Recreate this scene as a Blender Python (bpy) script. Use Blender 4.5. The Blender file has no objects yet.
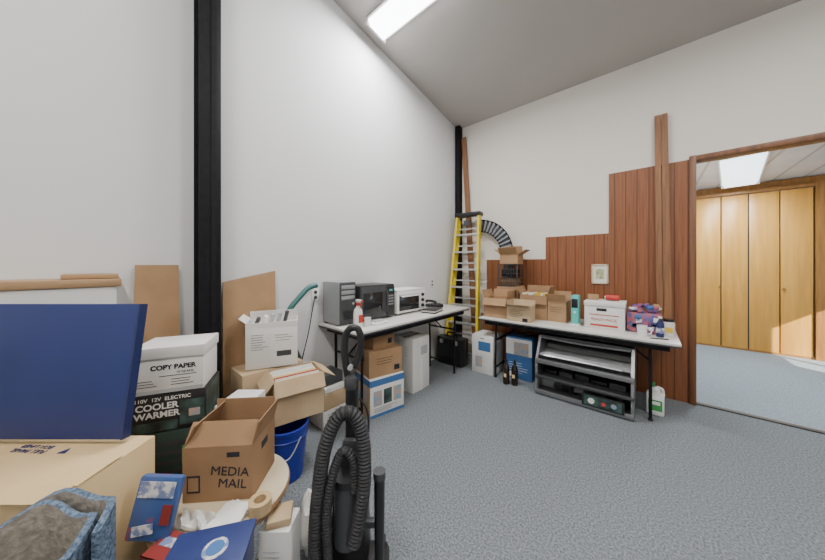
import bpy, bmesh, math, random
from mathutils import Matrix, Vector, Euler
random.seed(7)
R=math.radians
F=272.0; CAMZ=1.43; YAW=R(41)

# ---------------------------------------------------------------- materials
def M(name,col,rough=.55,metal=0,noise=0,scale=15,bump=0,stretch=None,col2=None,emis=0,spec=.5,alpha=1,trans=0,lo=.35,hi=.65):
    m=bpy.data.materials.new(name); m.use_nodes=True
    nt=m.node_tree; p=nt.nodes['Principled BSDF']
    p.inputs['Base Color'].default_value=(*col,1); p.inputs['Roughness'].default_value=rough
    p.inputs['Metallic'].default_value=metal
    p.inputs['Specular IOR Level'].default_value=spec
    if trans: p.inputs['Transmission Weight'].default_value=trans
    if alpha<1: p.inputs['Alpha'].default_value=alpha
    if emis:
        p.inputs['Emission Color'].default_value=(*col,1); p.inputs['Emission Strength'].default_value=emis
    if noise or bump or col2:
        tc=nt.nodes.new('ShaderNodeTexCoord'); mp=nt.nodes.new('ShaderNodeMapping'); nz=nt.nodes.new('ShaderNodeTexNoise')
        nt.links.new(tc.outputs['Object'],mp.inputs[0]); nt.links.new(mp.outputs[0],nz.inputs['Vector'])
        if stretch: mp.inputs['Scale'].default_value=stretch
        nz.inputs['Scale'].default_value=scale; nz.inputs['Detail'].default_value=6
        rp=nt.nodes.new('ShaderNodeValToRGB'); nt.links.new(nz.outputs['Fac'],rp.inputs[0])
        c2=col2 if col2 else tuple(max(0,c*(1-noise)) for c in col)
        rp.color_ramp.elements[0].position=lo; rp.color_ramp.elements[1].position=hi
        rp.color_ramp.elements[0].color=(*c2,1); rp.color_ramp.elements[1].color=(*col,1)
        nt.links.new(rp.outputs[0],p.inputs['Base Color'])
        if bump:
            b=nt.nodes.new('ShaderNodeBump'); b.inputs['Strength'].default_value=bump; b.inputs['Distance'].default_value=.01
            nt.links.new(nz.outputs['Fac'],b.inputs['Height']); nt.links.new(b.outputs[0],p.inputs['Normal'])
    return m
def grooved(name,c1,c2,period,groove=(.03,.015,.008),stretch=(12,12,.8),axis='X',depth=.06,rough=.4):
    m=M(name,c1,rough,col2=c2,scale=3,stretch=stretch)
    nt=m.node_tree; p=nt.nodes['Principled BSDF']; rp=[n for n in nt.nodes if n.type=='VALTORGB'][0]
    tc=[n for n in nt.nodes if n.type=='TEX_COORD'][0]
    w=nt.nodes.new('ShaderNodeTexWave'); w.bands_direction=axis; w.inputs['Scale'].default_value=2*math.pi/(20*period)
    nt.links.new(tc.outputs['Object'],w.inputs[0])
    r2=nt.nodes.new('ShaderNodeValToRGB'); r2.color_ramp.elements[0].position=depth*.3; r2.color_ramp.elements[1].position=depth
    nt.links.new(w.outputs['Fac'],r2.inputs[0])
    mx=nt.nodes.new('ShaderNodeMix'); mx.data_type='RGBA'
    nt.links.new(r2.outputs[0],mx.inputs[0]); mx.inputs[6].default_value=(*groove,1)
    nt.links.new(rp.outputs[0],mx.inputs[7]); nt.links.new(mx.outputs[2],p.inputs['Base Color'])
    return m
wall_m=M('painted_plaster',(.70,.695,.69),.8,noise=.02,scale=1.5,bump=.02)
wallb_m=M('painted_plaster_warm',(.75,.70,.63),.8,noise=.02,scale=1.5,bump=.02)
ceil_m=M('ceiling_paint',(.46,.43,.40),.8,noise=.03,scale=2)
carpet=M('grey_carpet',(.25,.272,.285),.95,col2=(.105,.118,.13),scale=95,bump=.45,spec=.1,lo=.34,hi=.66)
carpet2=M('blue_grey_carpet',(.33,.38,.41),.95,col2=(.21,.245,.28),scale=75,bump=.4,spec=.1)
panel_m=grooved('walnut_panelling',(.275,.098,.036),(.20,.067,.024),.102,groove=(.11,.038,.014),stretch=(22,22,.9),depth=.035)
trimw=M('brown_trim',(.21,.085,.035),.45,noise=.4,scale=3,stretch=(10,10,.7))
plank_m=M('plank_wood',(.29,.13,.055),.5,noise=.35,scale=4,stretch=(12,12,.6))
tanw=M('tan_plywood',(.38,.235,.12),.5,noise=.25,scale=4,stretch=(4,.6,4))
closet_m=M('golden_closet_wood',(.72,.37,.075),.35,col2=(.62,.30,.055),scale=2.5,stretch=(7,7,.5))
closet_fr=M('closet_frame_wood',(.40,.18,.045),.4,noise=.3,scale=3,stretch=(8,8,.6))
ceil2_m=grooved('plank_ceiling',(.72,.74,.76),(.62,.65,.68),.3,groove=(.40,.42,.43),stretch=(1,1,1),depth=.04,rough=.35)
black=M('black_steel',(.010,.010,.012),.6,noise=.4,scale=25,spec=.2)
blackp=M('black_plastic',(.014,.014,.016),.35)
blackr=M('black_rubber',(.02,.02,.022),.6)
darkg=M('dark_grey_plastic',(.05,.052,.056),.45)
card=M('cardboard',(.41,.25,.13),.85,col2=(.35,.21,.105),scale=5,bump=.04)
card2=M('cardboard_dark',(.33,.195,.10),.85,col2=(.27,.155,.075),scale=5,bump=.04)
card3=M('cardboard_pale',(.52,.385,.235),.85,col2=(.45,.325,.19),scale=5)
card4=M('cardboard_yellowish',(.68,.50,.27),.8,col2=(.62,.44,.22),scale=4)
tape=M('packing_tape',(.50,.36,.20),.25)
white=M('white_card',(.72,.71,.68),.6,noise=.04,scale=6)
whitep=M('white_plastic',(.78,.78,.76),.35)
cream=M('cream_laminate',(.66,.56,.39),.35,noise=.08,scale=4)
ltop=M('laminate_top',(.64,.63,.59),.35,noise=.05,scale=8)
yellow=M('yellow_fibreglass',(.72,.56,.03),.4)
alum=M('aluminium',(.62,.63,.64),.35,metal=.8)
grey=M('grey_plastic',(.27,.285,.29),.4)
grillm=M('grill_steel',(.10,.103,.106),.3,metal=.6)
grilll=M('grill_light_steel',(.24,.245,.25),.32,metal=.6)
lgrey=M('light_grey_plastic',(.42,.43,.43),.45)
glass_d=M('smoked_glass',(.02,.02,.022),.08)
blue_b=M('blue_board',(.016,.032,.15),.5,noise=.1,scale=4)
navy=M('navy_plastic',(.012,.022,.10),.4)
blue_l=M('blue_print',(.05,.15,.36),.4)
bucket_m=M('blue_bucket_plastic',(.010,.025,.28),.35)
red=M('red_print',(.50,.04,.03),.45)
darkred=M('dark_red_cover',(.24,.03,.025),.45)
teal=M('teal_plastic',(.08,.50,.45),.4)
green=M('green_label',(.05,.30,.08),.45)
purple=M('purple_print',(.13,.07,.20),.4)
dgreen=M('dark_green_card',(.03,.06,.05),.5)
ink=M('black_ink',(.015,.015,.02),.7)
faint=M('faint_brown_ink',(.24,.14,.07),.8)
paper=M('paper',(.78,.77,.73),.7)
manila=M('manila_folder',(.72,.57,.28),.7)
yellowp=M('yellow_print',(.75,.5,.05),.5)
denim=M('denim_carpet',(.17,.23,.31),.95,col2=(.06,.09,.14),scale=110,bump=.9,spec=.1)
jute=M('jute_backing',(.40,.36,.31),.95,noise=.35,scale=60,bump=.5,spec=.1)
lens=M('acrylic_lens',(.93,.96,1.0),.4,emis=12)
lens2=M('acrylic_lens_cool',(.80,.93,1.0),.4,emis=3)
art=M('art_print',(.62,.60,.35),.5,col2=(.22,.25,.12),scale=25)
photo_m=M('photo_print',(.15,.35,.55),.4,col2=(.55,.35,.20),scale=18)
photo_d=M('dark_photo_print',(.06,.12,.11),.4,col2=(.015,.02,.02),scale=14)
glossy=M('glossy_package_print',(.05,.10,.27),.3,col2=(.42,.06,.05),scale=9,lo=.36,hi=.42)
glossy2=M('glossy_package_print_light',(.66,.64,.62),.3,col2=(.18,.22,.38),scale=30,lo=.45,hi=.55)
mixprint=M('mixed_snack_print',(.45,.11,.11),.4,col2=(.10,.10,.27),scale=30,lo=.45,hi=.55)
brownglass=M('dark_bottle',(.02,.012,.008),.1)
rackm=M('dark_rack_metal',(.06,.065,.075),.4,metal=.3)
rackl=M('light_rack_metal',(.34,.36,.39),.4,metal=.3)
cloth=M('white_cloth',(.70,.68,.64),.9,noise=.12,scale=12,bump=.2)

# ---------------------------------------------------------------- builder
class B:
    def __init__(s,name,loc=(0,0,0),rz=0):
        s.name=name; s.loc=loc; s.rz=rz; s.bm=bmesh.new(); s.mats=[]; s.txt=[]
    def mi(s,m):
        if m not in s.mats: s.mats.append(m)
        return s.mats.index(m)
    def add(s,tb,m,mx):
        i=s.mi(m); tb.transform(mx)
        for f in tb.faces: f.material_index=i
        me=bpy.data.meshes.new('t'); tb.to_mesh(me); tb.free(); s.bm.from_mesh(me); bpy.data.meshes.remove(me)
    def mx(s,c,rot=(0,0,0)): return Matrix.Translation(c)@Euler(rot).to_matrix().to_4x4()
    def box(s,size,c,m,rot=(0,0,0),bev=0,taper=None):
        tb=bmesh.new(); bmesh.ops.create_cube(tb,size=1)
        for v in tb.verts:
            v.co=Vector((v.co.x*size[0],v.co.y*size[1],v.co.z*size[2]))
            if taper and v.co.z>0: v.co.x*=taper[0]; v.co.y*=taper[1]
        if bev: bmesh.ops.bevel(tb,geom=tb.edges[:],offset=bev,segments=2,affect='EDGES',profile=.5)
        s.add(tb,m,s.mx(c,rot))
    def cyl(s,r1,r2,h,c,m,rot=(0,0,0),seg=20):
        tb=bmesh.new(); bmesh.ops.create_cone(tb,cap_ends=True,segments=seg,radius1=r1,radius2=r2,depth=h)
        s.add(tb,m,s.mx(c,rot))
    def lathe(s,prof,c,m,seg=28,rot=(0,0,0)):
        tb=bmesh.new(); rings=[]
        for r,z in prof:
            rings.append([tb.verts.new((max(r,1e-4)*math.cos(2*math.pi*i/seg),max(r,1e-4)*math.sin(2*math.pi*i/seg),z)) for i in range(seg)])
        for a,b in zip(rings,rings[1:]):
            for i in range(seg):
                j=(i+1)%seg; tb.faces.new((a[i],a[j],b[j],b[i]))
        s.add(tb,m,s.mx(c,rot))
    def tube(s,pts,r,m,seg=10,sub=8,ribs=0,rib=.15,flat=None):
        P=[Vector(p) for p in pts]; out=[]
        if sub>1:
            for i in range(len(P)-1):
                p0=P[max(i-1,0)];p1=P[i];p2=P[i+1];p3=P[min(i+2,len(P)-1)]
                for k in range(sub):
                    t=k/sub
                    out.append(.5*((2*p1)+(-p0+p2)*t+(2*p0-5*p1+4*p2-p3)*t*t+(-p0+3*p1-3*p2+p3)*t**3))
            out.append(P[-1])
        else: out=P
        if ribs:
            L=[0]
            for a,b in zip(out,out[1:]): L.append(L[-1]+(b-a).length)
            n=max(4,int(L[-1]/ribs)*2); o2=[]; k=0
            for i in range(n+1):
                q=L[-1]*i/n
                while k<len(L)-2 and L[k+1]<q: k+=1
                t=(q-L[k])/max(1e-9,L[k+1]-L[k]); o2.append(out[k].lerp(out[k+1],min(1,t)))
            out=o2
        tb=bmesh.new(); rings=[]; up=None
        for i,p in enumerate(out):
            d=(out[min(i+1,len(out)-1)]-out[max(i-1,0)]).normalized()
            if up is None: up=d.orthogonal().normalized()
            else:
                up=(up-d*up.dot(d)); up.normalize()
            sd=d.cross(up); rr=r*(1-(rib if (ribs and i%2) else 0))
            rings.append([tb.verts.new(p+rr*(math.cos(2*math.pi*k/seg)*up+math.sin(2*math.pi*k/seg)*sd)) for k in range(seg)])
        for a,b in zip(rings,rings[1:]):
            for i in range(seg):
                j=(i+1)%seg; tb.faces.new((a[i],a[j],b[j],b[i]))
        tb.faces.new(rings[0]); tb.faces.new(rings[-1][::-1])
        bmesh.ops.recalc_face_normals(tb,faces=tb.faces[:])
        s.add(tb,m,Matrix())
    def prism(s,poly,ext,m):
        tb=bmesh.new(); a=[tb.verts.new(p) for p in poly]; b=[tb.verts.new(Vector(p)+Vector(ext)) for p in poly]
        tb.faces.new(a); tb.faces.new(b[::-1]); n=len(a)
        for i in range(n): tb.faces.new((a[i],b[i],b[(i+1)%n],a[(i+1)%n]))
        bmesh.ops.recalc_face_normals(tb,faces=tb.faces[:]); s.add(tb,m,Matrix())
    def carton(s,w,d,h,m,z=0,c=(0,0),flaps=None,L=None,tp=True,t=.005):
        x,y=c
        if flaps is None:
            s.box((w,d,h),(x,y,z+h/2),m,bev=.004)
            if tp:
                s.box((w*1.002,.05,.001),(x,y,z+h+.0006),tape); s.box((.001,.05,h*.3),(x+w/2+.0006,y,z+h*.85),tape)
                s.box((w*.99,.003,.001),(x,y,z+h+.0013),card2)
            return
        s.box((w,t,h),(x,y-d/2+t/2,z+h/2),m); s.box((w,t,h),(x,y+d/2-t/2,z+h/2),m)
        s.box((t,d-2*t,h),(x-w/2+t/2,y,z+h/2),m); s.box((t,d-2*t,h),(x+w/2-t/2,y,z+h/2),m)
        s.box((w-2*t,d-2*t,t),(x,y,z+t/2),m)
        LL=L or min(w,d)/2
        for k,a in flaps.items():
            a=R(a); zz=z+h
            if k in 'FB':
                sg=-1 if k=='F' else 1; ra=a if k=='F' else -a
                s.box((w-.004,t*.8,LL),(x,y+sg*(d/2-t/2+math.sin(a)*LL/2),zz+math.cos(a)*LL/2),m,rot=(ra,0,0))
            else:
                sg=-1 if k=='L' else 1; ra=a*sg
                s.box((t*.8,d-.004,LL),(x+sg*(w/2-t/2+math.sin(a)*LL/2),y,zz+math.cos(a)*LL/2),m,rot=(0,ra,0))
    def text(s,body,size,loc,m,rot=(R(90),0,0),sx=1,bold=.0,nm='lettering'):
        s.txt.append((body,size,loc,m,rot,sx,bold,nm))
    def lines(s,x,z,y,w,n,dz,m,hh=.004):
        for i in range(n):
            ww=w*random.uniform(.6,1); s.box((ww,.001,hh),(x-w/2+ww/2,y,z-i*dz),m)
    def done(s):
        for f in s.bm.faces: f.smooth=True
        for e in s.bm.edges:
            if len(e.link_faces)==2:
                if e.calc_face_angle(0)>.55: e.smooth=False
        me=bpy.data.meshes.new(s.name); s.bm.to_mesh(me); s.bm.free()
        for m in s.mats: me.materials.append(m)
        o=bpy.data.objects.new(s.name,me); o.location=s.loc; o.rotation_euler=(0,0,s.rz)
        bpy.context.collection.objects.link(o)
        for body,size,loc,m,rot,sx,bold,nm in s.txt:
            t=bpy.data.curves.new(nm,'FONT'); t.body=body; t.size=size; t.align_x='CENTER'; t.align_y='CENTER'
            t.extrude=.0006; t.offset=bold; t.space_line=.95; t.materials.append(m)
            q=bpy.data.objects.new(s.name+'_'+nm,t); q.location=loc; q.rotation_euler=rot; q.scale=(sx,1,1)
            bpy.context.collection.objects.link(q); q.parent=o
        return o

# ---------------------------------------------------------------- room shell
XL,XR,YB,YF=-2.46,4.0,4.015,-3.0
zc=lambda Y:3.735+.176*(4.015-Y)
b=B('floor'); b.box((XR-XL+.2,YB-YF+.1,.1),((XL+XR)/2,(YF+YB)/2,-.05),carpet); b.done()
b=B('wall_left'); b.prism([(XL,YF,0),(XL,YB+.1,0),(XL,YB+.1,zc(YB+.1)),(XL,YF,zc(YF))],(-.1,0,0),wall_m); b.done()
b=B('wall_right'); b.prism([(XR,YF,0),(XR,YB+.1,0),(XR,YB+.1,zc(YB+.1)),(XR,YF,zc(YF))],(.1,0,0),wall_m); b.done()
b=B('wall_front'); b.box((XR-XL,.1,zc(YF)),((XL+XR)/2,YF-.05,zc(YF)/2),wall_m); b.done()
DX0,DX1,DZ=.345,1.75,2.52
b=B('wall_back')
b.box((DX0-XL,.1,zc(YB)),((DX0+XL)/2,YB+.05,zc(YB)/2),wallb_m)
b.box((DX1-DX0,.1,zc(YB)-DZ),((DX0+DX1)/2,YB+.05,(zc(YB)+DZ)/2),wallb_m)
b.box((XR-DX1,.1,zc(YB)),((DX1+XR)/2,YB+.05,zc(YB)/2),wallb_m); b.done()
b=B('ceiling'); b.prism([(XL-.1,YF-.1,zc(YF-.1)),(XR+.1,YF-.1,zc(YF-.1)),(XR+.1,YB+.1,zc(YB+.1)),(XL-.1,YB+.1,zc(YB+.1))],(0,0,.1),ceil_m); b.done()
b=B('trim_doorway')
b.box((.05,.15,DZ+.03),(DX0-.005,YB+.04,(DZ+.03)/2),trimw,bev=.003); b.box((.05,.15,DZ+.03),(DX1+.005,YB+.04,(DZ+.03)/2),trimw,bev=.003)
b.box((DX1-DX0-.04,.15,.05),((DX0+DX1)/2,YB+.04,DZ),trimw,bev=.003)
b.box((DX1-DX0-.04,.05,.012),((DX0+DX1)/2,YB+.02,.006),darkg); b.done()
b=B('trim_wall_panelling')
yp=YB-.006
b.box((.86,.012,1.51),(-1.50,yp,.755),panel_m); b.box((.70,.012,1.81),(-.716,yp,.905),panel_m); b.box((.682,.012,2.52),(-.022,yp,1.26),panel_m)
b.done()
b=B('trim_corner_pipe',(XL+.05,3.955,0)); b.box((.08,.10,zc(3.95)),(0,0,zc(3.95)/2),black,bev=.004); b.done()
b=B('steel_column',(XL+.08,.505,0)); Hc=zc(.505)-.012
b.box((.014,.126,Hc),(.073,0,Hc/2),black,bev=.002); b.box((.014,.126,Hc),(-.073,0,Hc/2),black); b.box((.132,.02,Hc),(0,0,Hc/2),black)
b.box((.004,.03,Hc),(.082,.02,Hc/2),black)
b.box((.17,.2,.02),(0,0,.01),black); b.done()
# adjoining room
b=B('floor_adjoining'); b.box((3.4,3.25,.1),(1.75,5.69,-.052),carpet2); b.done()
b=B('wall_adjoining_left'); b.box((.1,3.1,2.8),(.15,5.65,1.4),wall_m); b.done()
b=B('wall_adjoining_right')
x=3.35
b.box((.1,.9,2.8),(x,4.55,1.4),wall_m); b.box((.1,1.2,2.8),(x,6.7,1.4),wall_m); b.box((.1,1.1,.95),(x,5.55,.475),wall_m); b.box((.1,1.1,.95),(x,5.55,2.325),wall_m); b.done()
b=B('window_1',(x,5.55,1.4))
for yy in(-.53,0,.53): b.box((.06,.05,.9),(0,yy,0),whitep)
for zz in(-.43,.43): b.box((.06,1.1,.05),(0,0,zz),whitep)
b.box((.04,.5,.5),(0,-.27,.18),whitep)
b.done()
b=B('ceiling_adjoining'); b.box((3.4,3.2,.08),(1.75,5.72,2.83),ceil2_m); b.done()
b=B('wall_adjoining_back'); b.box((3.4,.1,2.8),(1.75,7.4,1.4),wall_m); b.done()
b=B('closet_wall',(0,7.1,0))
b.box((3.1,.06,.10),(1.75,.02,2.73),closet_fr); b.box((3.1,.04,.06),(1.75,-.02,2.65),closet_fr,bev=.004)
edges=[.34,.64,.945,1.25,1.57,1.885]
for i in range(len(edges)-1):
    a,c=edges[i],edges[i+1]
    b.box((c-a-.014,.035,2.58),((a+c)/2,0.0,1.32),closet_m,bev=.004)
b.box((3.1,.02,2.6),(1.75,.04,1.31),ink)
b.box((.10,.07,2.7),(1.945,-.01,1.35),closet_fr)
b.box((.30,.035,2.58),(2.15,0,1.32),closet_m,bev=.004); b.box((.30,.035,2.58),(2.46,0,1.32),closet_m,bev=.004); b.box((.6,.035,2.7),(2.95,0,1.35),closet_fr)
for xx in (.93,1.60,2.29): b.cyl(.015,.02,.03,(xx,-.03,1.05),closet_fr,rot=(R(90),0,0))
b.box((.03,.037,2.58),(1.25,.003,1.32),ink)
b.box((3.1,.05,.03),(1.75,.01,.016),closet_fr); b.done()

def fixture(name,loc,rot,L,W,lm,mat):
    b=B(name,loc)
    b.box((L,W,.03),(0,0,-.015),whitep,bev=.004)
    b.prism([(-L/2+.02,-W/2+.02,-.03),(-L/2+.02,-W/2+.05,-.085),(-L/2+.02,W/2-.05,-.085),(-L/2+.02,W/2-.02,-.03)],(L-.04,0,0),mat)
    for sx in(-1,1): b.box((.025,W-.02,.07),(sx*(L/2-.012),0,-.055),whitep,bev=.006)
    o=b.done(); o.rotation_euler=rot
    l=bpy.data.lights.new('fluorescent_tubes','AREA'); l.shape='RECTANGLE'; l.size=L*.9; l.size_y=W*.8; l.energy=lm[0]; l.color=lm[1]
    q=bpy.data.objects.new(name+'_fluorescent_tubes',l); q.location=(0,0,-.10); bpy.context.collection.objects.link(q); q.parent=o
rt=(-math.atan(.176),0,0)
warm=(1,.96,.905)
fixture('fluorescent_ceiling_light',(-1.68,2.03,zc(2.03)-.003),rt,1.24,.30,(78,(.98,.985,1)),lens)
fixture('fluorescent_ceiling_light',(1.3,2.03,zc(2.03)-.003),rt,1.24,.30,(68,warm),lens)
fixture('fluorescent_ceiling_light',(-.6,-.9,zc(-.9)-.003),rt,1.24,.30,(92,warm),lens)
fixture('fluorescent_ceiling_light',(2.2,-1.0,zc(-1)-.003),rt,1.24,.30,(58,warm),lens)
fixture('fluorescent_ceiling_light',(.97,5.85,2.788),(0,0,R(81.6)),1.9,.42,(75,(.84,.93,1)),lens2)

# ---------------------------------------------------------------- tables
def folding_table(name,loc,rz,L,W,z,ins=.07,near=.20):
    b=B(name,loc,rz)
    b.box((L,W,.022),(0,0,z-.011),ltop,bev=.004); b.box((L-.004,W-.004,.014),(0,0,z-.029),darkg)
    for sy in(-1,1): b.box((L-.14,.02,.05),(0,sy*(W/2-.05),z-.06),black)
    for sx in(-1,1):
        b.box((.02,W-.12,.05),(sx*(L/2-.08),0,z-.06),black); x0=sx*(L/2-(near if sx<0 else .20))
        for sy in(-1,1):
            b.tube([(x0,sy*(W/2-.10),z-.04),(x0,sy*(W/2-ins),.3),(x0,sy*(W/2-ins),.012)],.013,black,sub=4,seg=10)
            b.cyl(.018,.018,.02,(x0,sy*(W/2-ins),.01),blackr,seg=12)
        b.tube([(x0,-(W/2-ins),.13),(x0,W/2-ins,.13)],.011,black,sub=1)
        b.tube([(x0,-(W/2-.09),z-.28),(x0,W/2-.09,z-.28)],.011,black,sub=1)
        b.tube([(x0,0,z-.28),(x0-sx*.28,0,z-.05)],.008,black,sub=1)
    return b.done()
TZ=.75; LZ=.86
folding_table('folding_table',(-.735,3.62,0),0,1.89,.74,TZ)
folding_table('folding_table',(-2.14,2.34,0),R(90),1.86,.62,LZ,ins=.11,near=.13)

# ---------------------------------------------------------------- step ladder
b=B('step_ladder',(-2.12,3.50,0),R(4))
Ht=2.2
def lp(x,z,off=0): return (x,(z/Ht)*.26+off,z)
for sx in(-1,1):
    b.prism([lp(sx*.26-.017,0),lp(sx*.26+.017,0),lp(sx*.18+.017,Ht),lp(sx*.18-.017,Ht)],(0,.075,0),yellow)
    b.prism([lp(sx*.24-.011,.03,.085),lp(sx*.24+.011,.03,.085),lp(sx*.17+.011,Ht-.05,.085),lp(sx*.17-.011,Ht-.05,.085)],(0,.04,0),yellow)
    b.box((.04,.09,.04),(sx*.26,.035,.02),blackr,bev=.004)
for i in range(7):
    z=.28+i*.27; w=.52-.16*z/Ht
    b.box((w-.03,.085,.025),(0,(z/Ht)*.26+.035,z),alum,bev=.003)
    b.box((w-.05,.012,.02),(0,(z/Ht)*.26+.105,z+.1),alum)
b.box((.42,.16,.06),(0,.26+.06,Ht+.02),blackp,bev=.012)
b.box((.10,.003,.08),(.0,.24,2.08),darkg)
b.done()
b=B('wood_plank',(-2.10,3.965,0)); b.prism([(-.05,0,0),(.05,0,0),(-.185,0,3.55),(-.265,0,3.55)],(0,.022,0),plank_m); b.done()
b=B('leaning_trim_boards',(.10,3.93,.756))
b.prism([(-.035,0,0),(.015,0,0),(-.005,.045,2.30),(-.055,.045,2.30)],(0,.015,0),plank_m)
b.prism([(.02,0,0),(.085,0,0),(.05,.045,2.30),(.0,.045,2.30)],(0,.015,0),plank_m)
for zz in(.25,.8,1.5,2.15): b.box((.006,.004,.006),(.03,.0+zz/2.3*.045-.002,zz),ink)
b.done()
b=B('curved_wire_rack',(-2.02,3.93,1.60)); Ri,Ro=.36,.53; NS=26
def arc(r,a): return (r*math.cos(a),r*math.sin(a))
for k in range(NS):
    a0=R(-8+104*k/NS); a1=R(-8+104*(k+.55)/NS); dd=-.02 if k%2 else 0
    p=[arc(Ri,a0),arc(Ro,a0),arc(Ro,a1),arc(Ri,a1)]
    b.prism([(q[0],dd,q[1]) for q in p],(0,.012,0),rackl if k%2 else rackm)
    a2=R(-8+104*(k+1)/NS); p=[arc(Ri,a1),arc(Ro,a1),arc(Ro,a2),arc(Ri,a2)]
    b.prism([(q[0],.004,q[1]) for q in p],(0,.008,0),rackm)
for r in (Ri,Ro): b.tube([(arc(r,R(-8+104*k/16))[0],-.004,arc(r,R(-8+104*k/16))[1]) for k in range(17)],.012,black,sub=1,seg=8)
b.box((.05,.02,.8),(.48,.01,-.44),rackm)
b.done()

# ---------------------------------------------------------------- right table goods
b=B('cardboard_box',(-1.50,3.50,TZ)); b.carton(.31,.30,.25,card,flaps={'F':150,'B':10,'L':20,'R':5},L=.1); b.box((.28,.26,.2),(0,0,.11),card3)
b.lines(0,.15,-.1515,.12,2,.03,faint,.008); b.done()
b=B('printed_carton',(-1.18,3.38,TZ)); b.carton(.27,.2,.19,card3,flaps={'F':70,'B':10,'L':5},L=.06); b.lines(0,.14,-.101,.2,5,.02,ink,.003); b.box((.24,.16,.15),(0,0,.085),white)
b.box((.06,.001,.04),(.08,-.1012,.03),ink); b.done()
b=B('cardboard_box',(-1.10,3.72,TZ)); b.carton(.33,.28,.30,card2,flaps={'B':12,'L':25,'R':15,'F':165},L=.11)
for i in range(9): b.box((.03,.2,.26),(-.13+i*.032,0,.17+random.uniform(0,.03)),random.choice([paper,manila,yellowp,white]),rot=(0,R(random.uniform(-4,4)),0))
b.done()
b=B('cardboard_box',(-.83,3.72,TZ)); b.carton(.20,.28,.25,card,flaps={'F':35,'B':15},L=.10); b.lines(0,.17,-.1415,.14,3,.025,ink,.003)
b.box((.17,.2,.2),(0,0,.13),white); b.done()
b=B('plastic_drawer_crate',(-1.47,3.80,TZ)); b.carton(.30,.24,.38,card2)
b.box((.27,.22,.012),(0,0,.388),darkg); 
for sx in(-1,1):
    for sy in(-1,1): b.box((.012,.012,.3),(sx*.13,sy*.104,.54),darkg)
for zz in(.44,.50,.56,.62,.69): b.box((.27,.22,.006),(0,0,zz),darkg); 
for i in range(8): b.box((.004,.004,.3),(-.12+i*.034,-.108,.54),darkg)
b.box((.22,.16,.1),(0,0,.45),card2); b.box((.2,.14,.09),(0,.0,.57),brownglass)
b.done()
b=B('cardboard_box',(-1.46,3.80,TZ+.697)); b.carton(.25,.2,.13,card,flaps={'F':40,'B':-10,'L':50,'R':60},L=.12); b.done()
b=B('teal_scanner',(-.63,3.56,TZ)); b.box((.075,.12,.34),(0,0,.17),teal,bev=.012); b.box((.06,.005,.1),(0,-.062,.25),blackp,bev=.002); b.box((.10,.16,.02),(0,0,.01),whitep,bev=.004); b.cyl(.012,.012,.006,(0,-.063,.15),whitep,rot=(R(90),0,0)); b.done()
b=B('picture_frame',(-.45,3.992,1.32)); 
for sx in(-1,1): b.box((.02,.022,.24),(sx*.075,0,0),cream,bev=.003)
for sz in(-1,1): b.box((.17,.022,.02),(0,0,sz*.11),cream,bev=.003)
b.box((.13,.008,.2),(0,.004,0),paper); b.box((.08,.002,.12),(0,-.002,0),art); b.done()
b=B('storage_box',(-.36,3.64,TZ)); b.box((.35,.30,.25),(0,0,.125),white,bev=.004); b.box((.36,.315,.05),(0,0,.265),white,bev=.006)
b.box((.09,.002,.03),(-.02,-.151,.205),ink,bev=.0005); b.box((.24,.001,.02),(0,-.1508,.04),red); b.text('READY PACK',.038,(0,-.152,.10),red); b.box((.26,.001,.008),(0,-.1508,.15),red)
b.cyl(.028,.028,.12,(.06,.02,.325),red,rot=(0,R(90),0)); b.box((.1,.08,.06),(-.12,.02,.32),card,rot=(0,0,.3)); b.box((.11,.07,.04),(.04,.09,.31),paper,rot=(0,0,.2)); b.done()
b=B('snack_multipack',(-.04,3.66,TZ)); b.box((.27,.22,.20),(0,0,.10),mixprint,bev=.02)
for i in range(12):
    b.box((random.uniform(.03,.06),.004,random.uniform(.03,.05)),(random.uniform(-.10,.10),-.112,random.uniform(.04,.16)),random.choice([blue_l,mixprint,paper,purple,glossy2]),rot=(0,random.uniform(-.3,.3),0),bev=.001)
for i in range(16): b.box((.07,.05,.03),(random.uniform(-.10,.10),random.uniform(-.08,.06),.22+random.uniform(0,.05)),random.choice([blue_l,glossy2,mixprint,card,purple,mixprint]),rot=(random.uniform(-.4,.4),random.uniform(-.4,.4),random.uniform(0,3)),bev=.01)
b.done()
b=B('coffee_mug',(-.05,3.42,TZ)); b.lathe([(0,.002),(.035,.002),(.04,.1),(.037,.1),(.033,.01),(0,.01)],(0,0,0),whitep); b.tube([(.038,0,.08),(.065,0,.07),(.065,0,.035),(.037,0,.025)],.006,whitep); b.done()
b=B('juice_bottle',(.08,3.47,TZ)); b.lathe([(0,.002),(.028,.002),(.03,.12),(.013,.16),(.013,.18),(0,.18)],(0,0,0),navy); b.cyl(.015,.015,.02,(0,0,.185),paper); b.lathe([(.0305,.04),(.0305,.09)],(0,0,0),glossy2); b.done()
b=B('glass_jar',(.145,3.60,TZ)); b.lathe([(0,.002),(.045,.002),(.045,.12),(.038,.135),(0,.135)],(0,0,0),ltop); b.cyl(.04,.04,.022,(0,0,.146),blackp); b.box((.05,.002,.05),(0,-.0455,.06),yellowp); b.done()
b=B('pen',(.07,3.36,TZ),.3); b.cyl(.005,.005,.13,(0,0,.006),blackp,rot=(0,R(90),0),seg=10); b.cyl(.005,.001,.012,(.071,0,.006),alum,rot=(0,R(90),0),seg=10); b.done()

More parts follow.
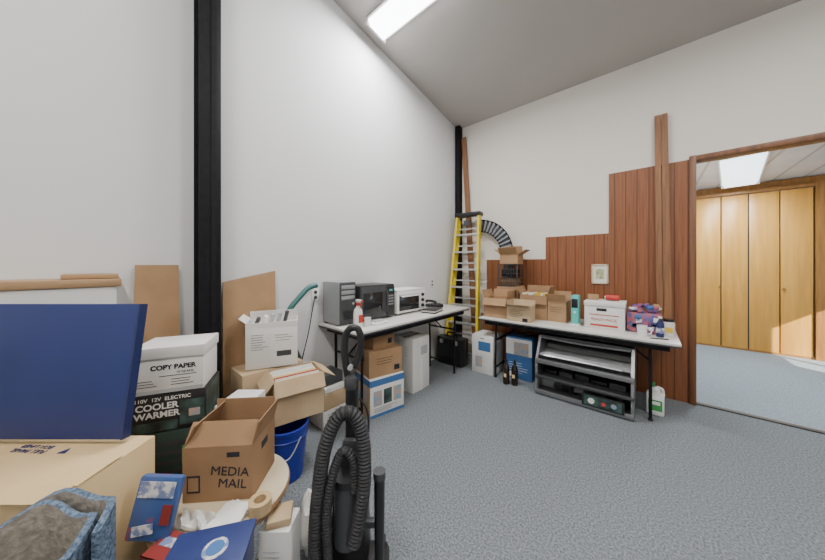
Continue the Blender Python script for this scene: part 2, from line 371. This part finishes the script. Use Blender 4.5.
b=B('appliance_carton',(-1.66,3.47,0)); b.box((.30,.32,.50),(0,0,.25),white,bev=.004); b.box((.03,.06,.001),(0,0,.5008),tape)
b.box((.17,.001,.12),(.03,-.1608,.36),blue_l); b.lines(-.0,.25,-.1608,.2,5,.025,lgrey); b.box((.10,.001,.14),(-.05,-.1612,.15),photo_m); b.box((.05,.001,.01),(0,-.161,.46),ink)
b.box((.001,.2,.3),(.1505,0,.25),lgrey); b.done()
b=B('water_filter_carton',(-1.23,3.56,0)); b.box((.32,.24,.52),(0,0,.26),blue_l,bev=.004); b.box((.32,.001,.2),(0,-.1206,.40),white); b.box((.18,.001,.16),(.03,-.1212,.38),photo_m)
b.lines(0,.2,-.121,.24,5,.03,paper); b.box((.08,.001,.06),(-.09,-.121,.05),paper); b.done()
for i,(xx,yy) in enumerate([(-1.30,3.22),(-1.21,3.25)]):
    b=B('wine_bottle',(xx,yy,0)); b.lathe([(0,.001),(.037,.001),(.038,.18),(.03,.215),(.014,.24),(.014,.29),(0,.29)],(0,0,0),brownglass); b.cyl(.0155,.0155,.035,(0,0,.275),blackp); b.box((.03,.001,.04),(0,-.0385,.11),manila); b.done()
b=B('roller_grill',(-.53,3.45,0)); W=.86; D=.52
for sx in(-1,1):
    b.prism([(sx*W/2,-D/2,0.01),(sx*W/2,D/2,0.01),(sx*W/2,D/2,.62),(sx*W/2,-D/2+.16,.62),(sx*W/2,-D/2+.02,.40),(sx*W/2,-D/2,.36)],(-sx*.025,0,0),grilll)
b.box((W,D,.03),(0,0,.035),grillm,bev=.006); b.box((W-.05,D-.02,.02),(0,0,.20),grillm); b.box((W-.05,D-.06,.02),(0,.02,.37),grillm); b.box((W-.05,.02,.6),(0,D/2-.01,.31),grillm)
b.box((W,.36,.025),(0,.08,.615),grillm,bev=.006)
b.box((W,.04,.05),(0,-D/2+.01,.37),grilll,bev=.01); b.box((W,.03,.035),(0,-D/2+.005,.20),grillm,bev=.01); b.box((W,.03,.05),(0,-D/2+.0,.035),grilll,bev=.01)
for i in range(8): b.cyl(.014,.014,W-.06,(0,-.19+i*.045,.425),grilll,rot=(0,R(90),0),seg=12)
pr=[(-.06,.44),(-.04,.49),(.0,.54),(.06,.58)]
for (y0,z0),(y1,z1) in zip(pr,pr[1:]): b.prism([(-W/2+.03,y0+.14,z0),(-W/2+.03,y1+.14,z1),(-W/2+.03,y1+.145,z1-.005),(-W/2+.03,y0+.145,z0-.005)],(W-.06,0,0),grillm)
b.tube([(-.40,-.10,.60),(0,-.105,.59),(.40,-.10,.60)],.012,grilll)
b.tube([(-.34,-.25,.44),(0,-.255,.445),(.34,-.25,.44)],.008,alum)
for i in range(7): b.box((random.uniform(.08,.16),.25,random.uniform(.03,.1)),(-.33+i*.1,.0,.09+random.uniform(0,.02)),random.choice([darkg,blackp,grey,darkg]),bev=.004)
for i in range(5): b.box((.13,.3,.03+.02*(i%3)),(-.3+i*.15,.0,.24),random.choice([darkg,grey,blackp]),bev=.004)
b.box((.34,.012,.115),(.19,-D/2-.013,.095),blackp,bev=.002); b.box((.30,.002,.09),(.19,-D/2-.02,.095),photo_d); b.cyl(.028,.028,.002,(.10,-D/2-.0225,.095),paper,rot=(R(90),0,0)); b.cyl(.018,.018,.002,(.2,-D/2-.0225,.09),red,rot=(R(90),0,0)); b.cyl(.022,.022,.002,(.28,-D/2-.0225,.095),photo_m,rot=(R(90),0,0))
for sx in(-1,1):
    for sy in(-1,1): b.cyl(.02,.02,.02,(sx*.38,sy*.2,.01),blackr)
b.done()
b=B('antifreeze_jug',(.045,3.50,0)); b.box((.13,.09,.21),(0,0,.106),whitep,bev=.02); b.box((.10,.07,.06),(0,0,.235),whitep,bev=.02,taper=(.5,.6)); b.cyl(.02,.02,.035,(-.02,0,.282),green)
b.tube([(.01,0,.262),(.05,0,.25),(.06,0,.19)],.011,whitep); b.box((.10,.001,.10),(0,-.0458,.10),green); b.box((.07,.001,.03),(0,-.0466,.12),paper); b.done()
b=B('hard_carry_case',(-2.16,3.37,0)); b.box((.42,.20,.38),(0,0,.195),blackp,bev=.02); b.box((.43,.02,.39),(0,0,.2),darkg,bev=.005); b.tube([(-.09,0,.385),(-.07,0,.44),(.07,0,.44),(.09,0,.385)],.012,blackr)
for sx in(-1,1): b.box((.05,.02,.06),(sx*.12,-.105,.33),alum,bev=.004)
b.done()
b=B('brown_board',(-1.82,3.80,0)); b.box((.14,.02,.70),(0,0,.352),plank_m,rot=(R(-4),0,0)); b.box((.04,.018,.70),(-.10,.02,.352),tanw,rot=(R(-4),0,0)); b.done()

# ---------------------------------------------------------------- left table goods (facing +X)
L90=R(90)
b=B('desktop_computer',(-2.30,1.545,LZ),L90); b.box((.19,.28,.40),(0,0,.21),grey,bev=.01); b.box((.18,.01,.39),(0,-.143,.21),darkg,bev=.004)
for i in range(3): b.box((.15,.006,.035),(0,-.149,.36-i*.05),grey,bev=.002)
for i in range(6): b.box((.12,.004,.006),(0,-.149,.06+i*.015),blackp)
b.cyl(.012,.012,.004,(.06,-.15,.2),lgrey,rot=(L90,0,0)); b.box((.04,.04,.01),(.07,-.1,.005),blackr); b.box((.04,.04,.01),(-.07,.1,.005),blackr); b.done()
b=B('microwave_oven',(-2.28,1.895,LZ),L90); b.box((.48,.32,.35),(0,0,.19),blackp,bev=.012); b.box((.34,.012,.32),(-.06,-.165,.19),darkg,bev=.006); b.box((.25,.004,.2),(-.075,-.172,.19),glass_d,bev=.002)
b.tube([(.095,-.175,.08),(.095,-.2,.1),(.095,-.2,.28),(.095,-.175,.30)],.008,darkg); b.box((.11,.012,.31),(.175,-.165,.185),blackp,bev=.004); b.box((.05,.003,.02),(.175,-.172,.30),teal)
for i in range(4):
    for j in range(3): b.box((.02,.003,.018),(.15+j*.026,-.172,.24-i*.03),grey)
for sx in(-1,1): b.cyl(.015,.015,.015,(sx*.2,-.1,.0075),blackr); b.cyl(.015,.015,.015,(sx*.2,.1,.0075),blackr)
b.done()
b=B('toaster_oven',(-2.26,2.42,LZ),L90); b.box((.50,.30,.26),(0,0,.15),whitep,bev=.014); b.box((.34,.01,.18),(-.05,-.153,.14),glass_d,bev=.004); b.box((.35,.012,.02),(-.05,-.156,.225),lgrey,bev=.003)
b.tube([(-.18,-.155,.21),(-.17,-.185,.215),(.07,-.185,.215),(.08,-.155,.21)],.008,whitep)
for i in range(3): b.cyl(.02,.018,.02,(.19,-.16,.21-i*.065),blackp,rot=(L90,0,0))
b.box((.50,.30,.012),(0,0,.28),whitep,bev=.004)
for sx in(-1,1): b.cyl(.015,.015,.02,(sx*.2,-.1,.01),blackr); b.cyl(.015,.015,.02,(sx*.2,.1,.01),blackr)
b.done()
b=B('spray_bottle',(-2.02,1.56,LZ)); b.lathe([(0,.001),(.04,.001),(.042,.12),(.035,.16),(.016,.185),(.016,.2),(0,.2)],(0,0,0),whitep); b.cyl(.018,.018,.025,(0,0,.21),red); b.box((.08,.022,.028),(.012,0,.24),whitep,bev=.006); b.box((.02,.02,.02),(.06,0,.24),red,bev=.004); b.tube([(.035,0,.225),(.045,0,.2),(.04,0,.175)],.005,red); b.box((.001,.05,.07),(.0425,0,.08),red); b.done()
b=B('plastic_cup',(-1.98,1.64,LZ)); b.lathe([(0,.001),(.025,.001),(.034,.08),(.032,.08),(.024,.004),(0,.004)],(0,0,0),paper); b.done()
b=B('foil_tray',(-2.0,1.78,LZ)); b.box((.12,.18,.02),(0,0,.011),paper,bev=.006); b.box((.08,.12,.015),(0,.0,.028),lgrey,bev=.004); b.done()
b=B('black_binder',(-1.99,2.66,LZ),R(14)); b.box((.18,.26,.012),(0,0,.006),blackp,bev=.002); b.box((.16,.24,.02),(0,0,.022),paper); b.box((.18,.26,.008),(0,0,.036),blackp,bev=.002); b.done()
b=B('telephone',(-2.20,2.98,LZ),R(80)); b.box((.18,.2,.045),(0,0,.024),blackp,bev=.012,taper=(1,.8)); b.tube([(-.06,-.08,.06),(-.06,-.08,.085),(-.06,.08,.085),(-.06,.08,.06)],.016,blackp,sub=4); b.box((.09,.1,.006),(.03,0,.048),darkg); b.done()
b=B('tall_white_carton',(-2.12,2.42,0)); b.box((.30,.30,.60),(0,0,.30),white,bev=.004); b.box((.001,.05,.6),(.1505,0,.3),paper); b.box((.001,.12,.1),(.1512,.05,.45),lgrey); b.lines(0,.5,-.151,.2,6,.03,lgrey); b.box((.05,.3,.001),(0,0,.6008),tape); b.done()
b=B('appliance_carton',(-2.05,1.85,0),L90+R(-12)); b.box((.38,.32,.36),(0,0,.18),white,bev=.004)
b.box((.38,.001,.06),(0,-.1606,.325),blue_l); b.box((.38,.001,.03),(0,-.1606,.02),blue_l); b.box((.09,.001,.14),(-.11,-.1612,.18),photo_m); b.box((.09,.001,.14),(.0,-.1612,.18),photo_d); b.box((.09,.001,.14),(.11,-.1612,.18),photo_m); b.lines(0,.085,-.1612,.3,3,.015,ink,.003)
b.box((.001,.32,.36),(-.1906,0,.18),card3); b.box((.001,.2,.14),(-.1912,0,.2),photo_m); b.box((.001,.32,.06),(-.1912,0,.325),blue_l)
b.done()
b=B('cardboard_box',(-2.06,1.86,.362),L90+R(-15)); b.carton(.36,.28,.25,card,flaps=None); b.lines(0,.17,-.141,.2,3,.025,ink); b.box((.06,.001,.05),(.12,-.141,.06),ink); b.done()
b=B('cardboard_box',(-2.07,1.85,.615),L90+R(-5)); b.carton(.26,.2,.12,card2); b.box((.05,.001,.05),(.07,-.101,.06),ink); b.done()
b=B('white_parcel_stack',(-2.24,1.38,0),L90); b.box((.24,.26,.16),(0,0,.08),white,bev=.004); b.box((.22,.26,.14),(.0,0,.232),card3,bev=.004); b.box((.20,.24,.05),(0,0,.33),paper,bev=.004); b.lines(0,.12,-.131,.15,3,.02,ink); b.box((.2,.2,.10),(0,0,.407),darkg,bev=.008); b.done()

def outlet(loc):
    b=B('wall_outlet',loc,L90); b.box((.075,.008,.12),(0,-.004,0),whitep,bev=.002)
    for sz in(-1,1):
        b.cyl(.017,.017,.003,(0,-.009,sz*.025),darkg,rot=(L90,0,0)); b.box((.002,.001,.008),(-.006,-.011,sz*.025),ink); b.box((.002,.001,.008),(.006,-.011,sz*.025),ink)
    b.done()
outlet((XL,1.38,1.14)); outlet((XL,3.27,1.16))
b=B('power_cable',(0,0,0)); b.tube([(-2.445,1.37,1.11),(-2.42,1.33,1.0),(-2.40,1.28,.8),(-2.42,1.2,.4),(-2.40,1.22,.05)],.005,blackr,seg=8); b.done()

# ---------------------------------------------------------------- left pile
b=B('leaning_cardboard_sheet',(XL+.035,.80,0)); b.prism([(.02,-.20,0),(.02,.20,0),(-.01,.19,1.38),(-.01,-.19,1.30)],(.012,0,0),card); b.done()
b=B('cardboard_box',(-2.26,.88,0)); b.carton(.26,.46,.33,card); b.done()
b=B('cardboard_box',(-2.26,.87,.336)); b.carton(.26,.44,.32,card3); b.done()
b=B('file_storage_box',(-2.235,.90,.662),R(64)); b.box((.35,.23,.30),(0,0,.15),white,bev=.004); b.carton(.35,.23,.04,white,z=.30,flaps={'B':-20,'L':50},L=.06)
b.box((.15,.001,.06),(.06,-.1156,.22),paper); b.lines(-.08,.25,-.116,.12,7,.018,ink,.003); b.box((.1,.001,.04),(.08,-.1162,.1),darkg); b.lines(.08,.24,-.1166,.12,3,.02,ink,.003)
for i in range(5): b.tube([(-.12+i*.05,.02,.31),(-.12+i*.05+.02,.0,.36+.01*i)],.015,random.choice([alum,darkg,paper,lgrey]),sub=1)
b.done()
tealh=M('teal_hose',(.03,.13,.12),.4)
b=B('curved_hose',(-2.36,1.17,0)); b.tube([(0,-.14,.92),(.02,-.09,1.05),(.02,.0,1.15),(0,.09,1.22),(-.0,.17,1.24)],.024,tealh,seg=12); b.tube([(0,-.14,.92),(.02,.02,.5),(.0,.05,.02)],.02,darkg); b.done()
b=B('box_of_files',(-1.945,.935,.368),R(78)); b.carton(.33,.27,.29,card3,flaps={'F':155,'L':140,'R':120},L=.10)
for i in range(20):
    b.box((.29,.006,.25+random.uniform(0,.05)),(random.uniform(-.008,.008),-.11+i*.0118,.145),random.choice([paper,manila,manila,paper,yellowp,red,white]),rot=(R(random.uniform(-5,3)),0,0))
b.done()
b=B('plastic_bucket',(-1.87,.84,0)); b.lathe([(0,.004),(.105,.002),(.135,.33),(.142,.335),(.142,.35),(.130,.352),(.102,.01),(0,.01)],(0,0,0),bucket_m,seg=36); b.lathe([(.130,.28),(.138,.283),(.131,.288)],(0,0,0),bucket_m,seg=36)
b.tube([(.05,-.128,.31),(.10,-.15,.24),(.15,-.06,.2),(.14,.03,.30)],.004,alum); b.done()
R62=R(63)
b=B('stacked_crates',(-2.05,.30,0),R62); b.box((.33,.27,.27),(0,0,.135),card2,bev=.004); b.box((.33,.27,.275),(0,0,.41),dgreen,bev=.01)
for i in range(4): b.box((.29,.004,.02),(0,-.137,.33+i*.05),darkg)
b.box((.08,.003,.1),(.1,-.138,.41),green); b.done()
b=B('electric_cooler_carton',(-2.05,.30,.55),R62); b.box((.33,.27,.198),(0,0,.099),blackp,bev=.003); b.text('110V  12V  ELECTRIC',.026,(-.02,-.1365,.172),whitep,bold=.0004); b.text('COOLER\nWARMER',.045,(-.045,-.1365,.112),whitep,bold=.0012)
b.box((.11,.001,.13),(.105,-.1356,.085),photo_d); b.box((.05,.001,.04),(.115,-.1364,.08),photo_m); b.box((.2,.001,.05),(-.06,-.1356,.03),photo_d); b.box((.001,.25,.17),(.1656,0,.1),photo_d); b.done()
b=B('copy_paper_box',(-2.045,.30,.75),R62); b.box((.305,.255,.21),(0,0,.105),white,bev=.003); b.box((.32,.27,.06),(0,0,.215),white,bev=.004); b.text('COPY PAPER',.034,(.02,-.1285,.135),ink,bold=.0012); b.text('10 REAMS',.018,(.07,-.1285,.105),ink)
b.box((.16,.001,.003),(.04,-.1282,.09),ink); b.box((.30,.001,.02),(0,-.1278,.012),lgrey); b.lines(-.09,.07,-.1282,.08,3,.014,ink,.003); b.lines(.07,.07,-.1282,.12,3,.014,ink,.003); b.done()
b=B('white_carton',(-1.785,.54,0),YAW); b.box((.17,.2,.40),(0,0,.20),card,bev=.003); b.box((.17,.2,.26),(0,0,.532),white,bev=.003); b.lines(0,.6,-.1008,.12,4,.02,lgrey); b.done()

b=B('round_stool',(-1.39,.36,0)); b.cyl(.25,.25,.025,(0,0,.437),cream,seg=48); b.lathe([(.25,.423),(.256,.437),(.25,.45)],(0,0,0),card2,seg=48)
for k in range(4):
    a=R(45+90*k+20); b.tube([(.14*math.cos(a),.14*math.sin(a),.425),(.20*math.cos(a),.20*math.sin(a),.004)],.014,alum,sub=1)
b.lathe([(.165,.2),(.173,.205),(.165,.21)],(0,0,0),alum,seg=32); b.done()
b=B('media_mail_box',(-1.427,.398,.4515),R(46)); b.carton(.275,.22,.225,card2,flaps={'B':5,'R':14,'L':-25,'F':-38},L=.095)
b.text('MEDIA\n  MAIL',.052,(.045,-.1115,.095),ink,rot=(R(90),R(6),0)); b.box((.05,.001,.07),(-.095,-.1108,.075),ink); b.box((.04,.001,.055),(-.095,-.1113,.075),card2); b.box((.05,.001,.02),(.06,-.1108,.19),ink); b.box((.001,.06,.03),(.1380,0,.17),ink)
b.box((.2,.16,.06),(0,0,.04),paper); b.done()
b=B('snack_package',(-1.345,.135,.4535),YAW+R(4)); b.box((.145,.03,.20),(0,0,.103),glossy,rot=(R(-14),R(5),0),bev=.010); b.box((.12,.003,.05),(.005,-.003,.165),glossy2,rot=(R(-14),R(5),0)); b.box((.07,.003,.03),(-.02,-.034,.05),glossy2,rot=(R(-14),R(-8),0)); b.box((.03,.003,.06),(.05,-.024,.09),darkred,rot=(R(-14),R(5),0)); b.done()
b=B('paperback_book',(-1.232,.158,.4515),YAW+R(-12)); b.box((.12,.09,.016),(0,0,.009),paper); b.box((.124,.094,.003),(0,0,.0185),darkred); b.box((.124,.003,.02),(0,-.0455,.010),darkred); b.box((.09,.03,.001),(0,.01,.0205),glossy2); b.done()
b=B('paper_sheets',(-1.22,.33,.4515),R(30)); 
for i in range(6): b.box((.10,.13,.002),(random.uniform(-.01,.01),random.uniform(-.01,.01),.002+i*.003),paper,rot=(0,0,random.uniform(-.3,.3)))
b.done()
# crumpled white cloth lying on the stool seat
b=B('crumpled_cloth',(-1.300,.235,.4515)); 
tb=bmesh.new(); bmesh.ops.create_grid(tb,x_segments=22,y_segments=16,size=1)
for v in tb.verts:
    x0,y0=v.co.x,v.co.y
    v.co=Vector((x0*.065+.008*math.sin(y0*5),y0*.035+.008*math.sin(x0*6),.016+.012*math.sin(x0*7+y0*3)+.005*math.sin(y0*11)))
g=bmesh.ops.extrude_face_region(tb,geom=tb.faces[:])
for e in g['geom']:
    if isinstance(e,bmesh.types.BMVert): e.co.z=max(.001,e.co.z-.012)
bmesh.ops.recalc_face_normals(tb,faces=tb.faces[:]); b.add(tb,cloth,Matrix.Rotation(R(38),4,'Z')); b.done()
b=B('packing_tape_roll',(-1.17,.42,.4515)); b.lathe([(.022,.0),(.042,.0),(.042,.045),(.022,.045),(.022,.0)],(0,0,.001),tape,seg=28); b.done()
b=B('navy_storage_bin',(-1.01,.215,0),YAW+R(15)); b.carton(.21,.15,.545,navy,flaps={},t=.006); b.box((.225,.165,.02),(0,0,.555),blue_b,bev=.004); b.cyl(.034,.034,.002,(.02,0,.566),glossy2); b.cyl(.024,.024,.002,(.02,0,.5675),blue_l); b.done()
b=B('white_carton',(-1.15,.49,0),YAW); b.box((.12,.11,.38),(0,0,.19),white,bev=.003); b.lines(0,.3,-.056,.08,4,.02,lgrey); b.box((.09,.09,.03),(0,0,.397),card3,bev=.003,rot=(0,0,.3)); b.done()
b=B('crumpled_paper_bag',(-1.28,.70,0)); 
tb=bmesh.new(); bmesh.ops.create_icosphere(tb,subdivisions=3,radius=1)
for v in tb.verts:
    k=1+random.uniform(-.14,.14); v.co=Vector((v.co.x*.07*k,v.co.y*.07*k,max(-.14,v.co.z*.16*k)))
b.add(tb,paper,Matrix.Translation((0,0,.142))); b.done()

b=B('large_carton',(-1.70,-.178,0),YAW); b.carton(.70,.26,.735,card4,tp=False); 
b.box((.70,.13,.004),(0,-.064,.739),card4,rot=(R(2),0,0)); b.box((.68,.05,.004),(0,-.150,.728),card4,rot=(R(28),0,0))
b.text('PULL PANEL\nBOX LINER',.026,(-.03,.045,.7372),blue_b,rot=(0,0,R(176))); b.prism([(.09,.02,.7365),(.12,.02,.7365),(.105,.05,.7365)],(0,0,.001),blue_b)
b.lines(.1,.5,-.1315,.3,3,.04,ink); b.done()
b=B('blue_presentation_board',(-1.85,-.150,.0),YAW); b.box((.74,.028,.52),(0,0,1.01),blue_b,rot=(R(-8),0,0),bev=.004); b.box((.008,.032,.52),(.37,0,1.01),navy,rot=(R(-8),0,0)); b.done()
b=B('carpet_roll',(-1.105,-.150,0)); N=60; turns=1.35
tb=bmesh.new(); ri=[]
for i in range(N+1):
    a=2*math.pi*turns*i/N+R(60); r=.178-.034*turns*i/N+.005*math.sin(5*a)
    ri.append([(rr*math.cos(a),rr*math.sin(a)) for rr in (r,r-.016)])
zt=.775
def zt_(i): return zt+.014*math.sin(i*.7)+.012*math.sin(i*.23)
vo=[[tb.verts.new((p[0][0],p[0][1],z)) for z in(0.002,zt_(i))] for i,p in enumerate(ri)]; vi=[[tb.verts.new((p[1][0],p[1][1],z)) for z in(0.002,zt_(i))] for i,p in enumerate(ri)]
for i in range(N): tb.faces.new((vo[i][0],vo[i+1][0],vo[i+1][1],vo[i][1]))
for i in range(N): tb.faces.new((vi[i][1],vi[i+1][1],vi[i+1][0],vi[i][0]))
for i in range(N): tb.faces.new((vo[i][1],vo[i+1][1],vi[i+1][1],vi[i][1]))
for k in (0,N): tb.faces.new((vo[k][0],vo[k][1],vi[k][1],vi[k][0]))
i1=b.mi(jute); i2=b.mi(denim); me=bpy.data.meshes.new('t')
for k,f in enumerate(tb.faces): f.material_index= i2 if k<N else (i1 if k<2*N else i2)
tb.to_mesh(me); tb.free(); b.bm.from_mesh(me); b.done()
b=B('standing_cardboard',(XL+.03,.235,0)); b.prism([(.05,-.12,0),(.05,.13,0),(-.01,.12,1.43),(-.01,-.09,1.43)],(.01,0,0),card)
for i in range(4): b.box((.001,.03,.006),(.0,-.04+.0*i,1.36-i*.018),faint,rot=(0,R(-2.4),0))
b.done()
b=B('white_bookcase',(-2.325,-.56,0)); b.box((.262,1.28,.042),(0.0,0,1.334),tanw,bev=.004); b.box((.24,.02,1.31),(0,.61,.655),white); b.box((.24,.02,1.31),(0,-.61,.655),white); b.box((.01,1.22,1.31),(-.115,0,.655),white)
for zz in(.05,.45,.85,1.30): b.box((.23,1.2,.022),(0,0,zz),white)
b.box((.01,1.22,.20),(.118,0,1.21),white); b.done()
b=B('wood_board',(-2.34,-.03,1.356)); b.box((.2,.20,.024),(0,0,.013),tanw,bev=.003); b.done()

# ---------------------------------------------------------------- vacuum cleaner
b=B('upright_vacuum_cleaner',(-1.0,.725,0),YAW)
b.box((.34,.26,.10),(0,-.02,.07),blackp,bev=.03); b.box((.30,.02,.04),(0,-.15,.05),darkg,bev=.008)
for sx in(-1,1): b.cyl(.06,.06,.03,(sx*.13,.1,.06),blackr,rot=(0,R(90),0))
b.box((.17,.13,.40),(0,.03,.32),blackp,bev=.03,taper=(.85,.9)); b.cyl(.06,.055,.26,(0,-.03,.38),darkg,seg=24); b.cyl(.063,.063,.03,(0,-.03,.52),blackp,seg=24)
b.box((.10,.08,.14),(0,.04,.58),darkg,bev=.02,taper=(.7,.8)); b.box((.055,.045,.30),(0,.05,.76),blackp,bev=.012)
b.tube([(-.005,.05,.86),(-.025,.05,.95),(-.035,.05,1.05),(-.02,.05,1.125),(.02,.05,1.14),(.04,.05,1.10),(.035,.05,1.03),(.01,.05,.96)],.016,blackp,seg=12)
b.box((.05,.04,.06),(.0,.02,.90),darkg,bev=.012)
b.tube([(-.11,-.09,.12),(-.118,-.09,.30),(-.105,-.09,.50),(-.08,-.09,.68),(-.03,-.08,.80),(.03,-.07,.81),(.07,-.07,.72),(.08,-.08,.56),(.065,-.09,.42),(.04,-.10,.30)],.030,blackr,seg=14,ribs=.014,rib=.16)
b.tube([(-.06,-.10,.2),(-.07,-.1,.4),(-.05,-.09,.56),(-.01,-.08,.66),(.035,-.08,.62),(.04,-.08,.5)],.020,blackr,seg=12,ribs=.012,rib=.16)
for sx,zt in((-1,.42),(1,.52)):
    b.cyl(.02,.024,zt-.1,(sx*.135,-.02,(zt+.1)/2),blackp); b.cyl(.027,.027,.03,(sx*.135,-.02,zt),darkg); b.box((.07,.03,.03),(sx*.10,-.01,.3),darkg,bev=.006)
b.box((.03,.03,.05),(-.135,-.02,.45),blackp,bev=.006)
b.cyl(.012,.012,.02,(0,.02,.97),alum,rot=(L90,0,0))
b.tube([(.03,.08,.80),(.07,.08,.72),(.06,.09,.5),(.03,.09,.35),(.0,.09,.5),(.02,.08,.78)],.005,blackr,seg=8)
b.done()

# ---------------------------------------------------------------- sun, world, camera
s=bpy.data.lights.new('sun','SUN'); s.energy=16; s.color=(1,.94,.84); s.angle=R(.6)
so=bpy.data.objects.new('sun',s); so.location=(8,0,6); so.rotation_euler=Vector((-1,.80,-.74)).to_track_quat('-Z','Y').to_euler(); bpy.context.collection.objects.link(so)
w=bpy.data.worlds.new('sky'); bpy.context.scene.world=w; w.use_nodes=True
bg=w.node_tree.nodes['Background']; bg.inputs[0].default_value=(.65,.82,1,1); bg.inputs[1].default_value=4
c=bpy.data.cameras.new('camera'); co=bpy.data.objects.new('camera',c); bpy.context.collection.objects.link(co)
c.sensor_width=36; c.lens=F/825*36; c.shift_y=-15/825; c.clip_start=.02
co.location=(0,0,CAMZ); co.rotation_euler=(math.pi/2,0,YAW); bpy.context.scene.camera=co
